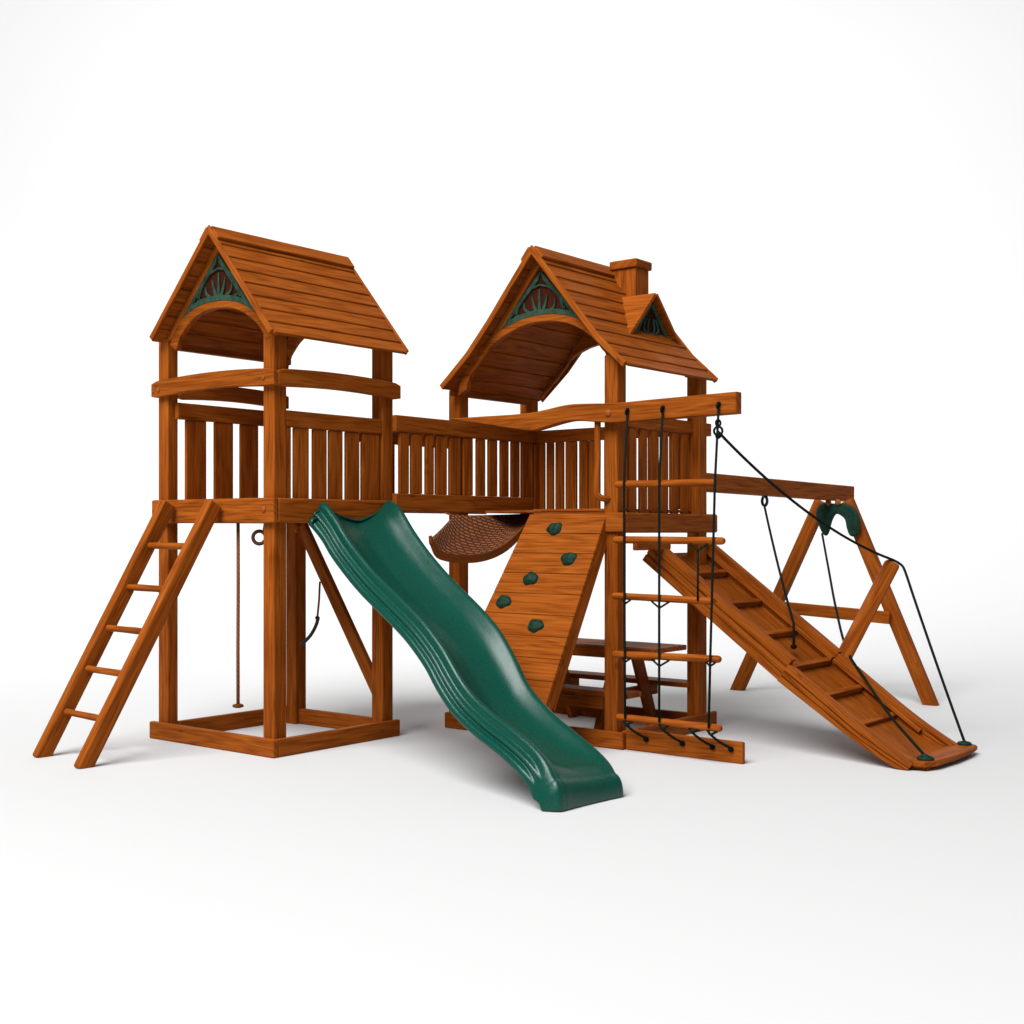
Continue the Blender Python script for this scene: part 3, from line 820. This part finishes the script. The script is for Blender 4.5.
for s in (.235, .545, .850, 1.145, 1.405, 1.665):
    P = ramp_pt(0, s, -.092)+V((0, 0, rail_curve(s)))
    bbeam('cleat', RP, P+V((XN+.028, 0, 0)), P+V((XF-.028, 0, 0)), .034, .042, wdir=sl, bevel=.005)
for xc in (XN+.040, XF-.038):
    for s0, s1 in ((.0, 1.16), (1.17, 1.86)):
        bbeam('ledger', RP, ramp_pt(xc, s0, -.058), ramp_pt(xc, s1, -.058)+V((0, 0, rail_curve(s1))), .026, .026, wdir=sn, bevel=.005)
bm = MB()
ft = [(1.985, -3.03), (2.66, -3.03), (2.72, -3.075), (2.735, -3.12), (2.70, -3.165), (2.55, -3.185), (2.30, -3.19), (2.05, -3.17), (1.955, -3.13), (1.945, -3.07)]
prism(bm, ft, (0, 0, .022), (1, 0, 0), (0, 1, 0), .034, bevel=.008)
bf = obj('foot_board', bm, WOOD, RP)
for a in (1.99, 2.56): bbox('foot_block', bf, a, a+.10, -3.13, -3.04, .0, .021, bevel=.006)

# ------------------------------------------------------------------ swing frame
SF = thing('wooden_swing', 'wooden swing beam held up by an A shaped leg frame at far right', 'swing frame', (4.6, -1.36, 0))
bbeam('swing_beam', SF, (A1-.03, -1.385, 1.650), (4.92, -1.385, 1.622), .125, .085, wdir=(0, 0, 1), bevel=.008)
apex = V((4.60, -1.36, 1.585))
for fy, fx, ty in ((-.555, 4.565, -1.285), (-2.155, 4.655, -1.50)):
    p = V((fx, fy, 0)); q = V((4.61, ty, 1.56))
    d = (q-p).normalized(); bm = MB()
    beam(bm, p-d*.06, q, .105, .075, wdir=(0, 1, 0), bevel=.012)
    bmesh.ops.bisect_plane(bm, geom=bm.verts[:]+bm.edges[:]+bm.faces[:], plane_co=(0, 0, .001), plane_no=(0, 0, -1), clear_outer=True)
    bmesh.ops.holes_fill(bm, edges=[e for e in bm.edges if e.is_boundary])
    obj('leg', bm, WOOD, SF)
bbeam('crossbar', SF, (4.545, -.93, .705), (4.560, -1.87, .655), .095, .036, wdir=(0, 0, 1))
# dark green moulded bracket wrapped over the leg tops
bm = MB()
outl = [(-1.20, 1.52), (-1.27, 1.545), (-1.40, 1.535), (-1.52, 1.530), (-1.60, 1.49), (-1.655, 1.40), (-1.66, 1.28), (-1.62, 1.215), (-1.555, 1.225), (-1.52, 1.30), (-1.50, 1.38), (-1.44, 1.425), (-1.39, 1.43), (-1.345, 1.36), (-1.315, 1.26), (-1.28, 1.22), (-1.235, 1.255), (-1.185, 1.36), (-1.165, 1.45)]
outl = [(-1.275+(a+1.165)*.73, 1.545-(1.545-b)*.80) for a, b in outl]
pp = smooth_pts([(0, a, b) for a, b in outl+outl[:1]], 3)[:-1]
prism(bm, [(p.y, p.z) for p in pp], (4.510, 0, 0), (0, 1, 0), (0, 0, 1), .045, bevel=.014)
obj('bracket', bm, DKGREEN, SF)
for y in (-1.39, -1.47): bolt(SF, (4.505, y, 1.548), (-1, 0, 0), .026)
bm = MB(); torus(bm, (3.445, -1.385, 1.540), .034, .011, (1, -.6, 0)); tube(bm, [(3.445, -1.385, 1.60), (3.445, -1.385, 1.572)], .009, 8)
obj('eye_bolt', bm, IRON, SF)

# ------------------------------------------------------------------ leaning post on the ramp
p = V((2.645, -2.322, .480)); q = V((2.955, -2.545, 1.125))
bm = MB(); add_box(bm, frame_of((p+q)/2, q-p, V((.6225, -.783, 0))), ((q-p).length, .095, .075), .022, 3)
pole = obj('leaning_post', bm, WOOD)
tag(pole, 'short leaning wooden post fixed to the far side of the ramp, rope over its tip', 'post')

# ------------------------------------------------------------------ ropes
def top_rope():
    t = thing('swing_rope', 'long dark rope from the rope ladder beam over the leaning post to the ramp foot', 'rope', (2.68, -3.10, .06))
    tip = q+V((-.012, -.010, .012))
    bm = MB()
    pts = sag((1.435, -2.137, 1.885), tip, .09, 14)+[tip+V((.03, -.038, -.03))]
    tube(bm, smooth_pts(pts+sag(tip+V((.035, -.06, -.07)), (2.665, -3.10, .075), .012, 8), 2), .0085, 8)
    obj('rope_strand', bm, ROPE, t)
    bm = MB(); torus(bm, (2.665, -3.10, .063), .032, .010, (0, 0, 1)); ball(bm, (2.665, -3.10, .068), .020, 1, 1, .7)
    obj('knot', bm, DKGREEN, t)
top_rope()
def bracket_rope():
    t = thing('swing_rope', 'dark rope from the green bracket down behind the leaning post to the ramp corner', 'rope', (2.03, -3.10, .06))
    bm = MB(); tube(bm, smooth_pts([(4.49, -1.345, 1.300), (3.90, -1.67, 1.045), (3.30, -2.00, .795), (2.72, -2.335, .575), (2.55, -2.53, .415), (2.34, -2.76, .255), (2.20, -2.92, .165), (2.03, -3.105, .075)], 6), .0085, 8)
    obj('rope_strand', bm, ROPE, t)
    bm = MB(); torus(bm, (2.03, -3.105, .063), .036, .012, (0, 0, 1)); ball(bm, (2.03, -3.105, .070), .026, 1, 1, .7, 2, .1)
    obj('knot', bm, DKGREEN, t)
bracket_rope()
def ramp_rope():
    t = thing('climbing_rope', 'dark rope from an eye bolt under the swing beam to the middle of the ramp', 'rope', (2.33, -2.2, .56))
    e = ramp_pt(2.30, 1.02, -.075)
    bm = MB(); tube(bm, sag((3.44, -1.385, 1.508), e+V((0, 0, .16)), .03, 10)+[e+V((0, 0, .07)), e+V((0, 0, .012))], .0085, 8)
    obj('rope_strand', bm, ROPE, t)
    bm = MB(); ball(bm, e+V((0, 0, .018)), .020, 1.3, 1, .8, 2, .1); obj('knot', bm, ROPE, t)
ramp_rope()
def cord():
    t = thing('climbing_rope', 'brown rope hanging straight down under the left tower deck', 'rope', (.10, .417, .25))
    bm = MB(); tube(bm, [(.10, .417, 1.372), (.102, .418, 1.0), (.098, .416, .6), (.10, .417, .26)], .0105, 10); obj('rope_strand', bm, CORD, t)
    bm = MB(); ball(bm, (.10, .417, .262), .024, 1.5, 1.5, .6); obj('knot', bm, CORD, t)
cord()
bm = MB(); torus(bm, (.10, .222, 1.285), .038, .011, (-.78, -.62, 0)); tube(bm, [(.10, .185, 1.31), (.10, .17, 1.373)], .008, 8)
tag(obj('hanging_ring', bm, RUST), 'small dark brown ring hanging under the left tower deck beam', 'ring')
t = thing('pull_cord', 'short dark pull cord with a small grip hanging from the diagonal brace', 'cord', (.93, .62, .7))
bm = MB(); tube(bm, [(.955, .612, .985), (.95, .615, .86), (.94, .622, .735)], .007, 8); obj('cord', bm, CORD, t)
bm = MB(); tube(bm, smooth_pts([(.94, .612, .745), (.94, .635, .69), (.93, .68, .62), (.92, .76, .555)], 5), .012, 10, True, None); ball(bm, (.94, .620, .742), .016); obj('grip', bm, IRON, t)

# ------------------------------------------------------------------ picnic table under the right tower
PT = thing('picnic_table', 'small wooden picnic table with benches standing under the right tower', 'picnic table', (2.06, -.75, 0))
bm = MB()
for a, b in spans(1.95, 2.33, 3, .008): box(bm, a, b, -1.40, -.24, .545, .578, grain='y', bevel=.005)
obj('tabletop', bm, WOOD, PT)
bbox('apron', PT, 1.93, 1.949, -1.40, -.24, .50, .575, grain='y')
for a in (1.68, 2.40): bbox('bench', PT, a, a+.17, -1.36, -.24, .285, .318, grain='y')
bbox('bench_rail', PT, 1.675, 1.695, -1.18, -.28, .205, .284, grain='y')
for y in (-1.06, -.40):
    for sg in (-1, 1):
        bbeam('leg', PT, (2.13+sg*.33, y, .0), (2.13+sg*.10, y, .542), .10, .034, wdir=(1, 0, 0))
    bbeam('bench_support', PT, (1.70, y+.036, .245), (2.55, y+.036, .245), .075, .034, wdir=(0, 0, 1))

# ------------------------------------------------------------------ camera
cam = bpy.data.cameras.new('camera'); co = bpy.data.objects.new('camera', cam); C.objects.link(co)
co.location = (-4.9995, -5.7633, 1.33)
fwd = V((.783, .6225, 0)).normalized()
co.rotation_euler = fwd.to_track_quat('-Z', 'Y').to_euler()
cam.sensor_width = 36; cam.lens = 36*1290/1024; cam.shift_y = 18/1024; cam.clip_start = .05; cam.clip_end = 200
S.camera = co

# ------------------------------------------------------------------ light: a white studio
def area(name, loc, target, size, power, col=(1, 1, 1)):
    l = bpy.data.lights.new(name, 'AREA'); l.shape = 'DISK'; l.size = size; l.energy = power; l.color = col
    o = bpy.data.objects.new(name, l); C.objects.link(o); o.location = loc
    o.rotation_euler = (V(target)-V(loc)).to_track_quat('-Z', 'Y').to_euler()
    return o
ctr = V((1.8, -.6, 1.0))
kd = V((-.65, -.09, .755)).normalized()
area('key_light', ctr+kd*22, ctr, 16, 8700)
bd = V((-5, -5.763, 0))+fwd*13+V((.6225, -.783, 0))*1.2
bl = area('backdrop_light', bd+V((0, 0, 11)), V((-5, -5.763, 5))+fwd*26, 8, 3050)
bl.data.shape = 'RECTANGLE'; bl.data.size = 36; bl.data.size_y = 5
w = bpy.data.worlds.new('World'); S.world = w; w.use_nodes = True
bg = w.node_tree.nodes['Background']; bg.inputs[0].default_value = (1, 1, 1, 1); bg.inputs[1].default_value = .18

S.render.engine = 'CYCLES'
S.view_settings.view_transform = 'Standard'; S.view_settings.look = 'None'
S.view_settings.exposure = 0; S.view_settings.gamma = 1; S.view_settings.use_curve_mapping = False
S.render.resolution_x = 1024; S.render.resolution_y = 1024
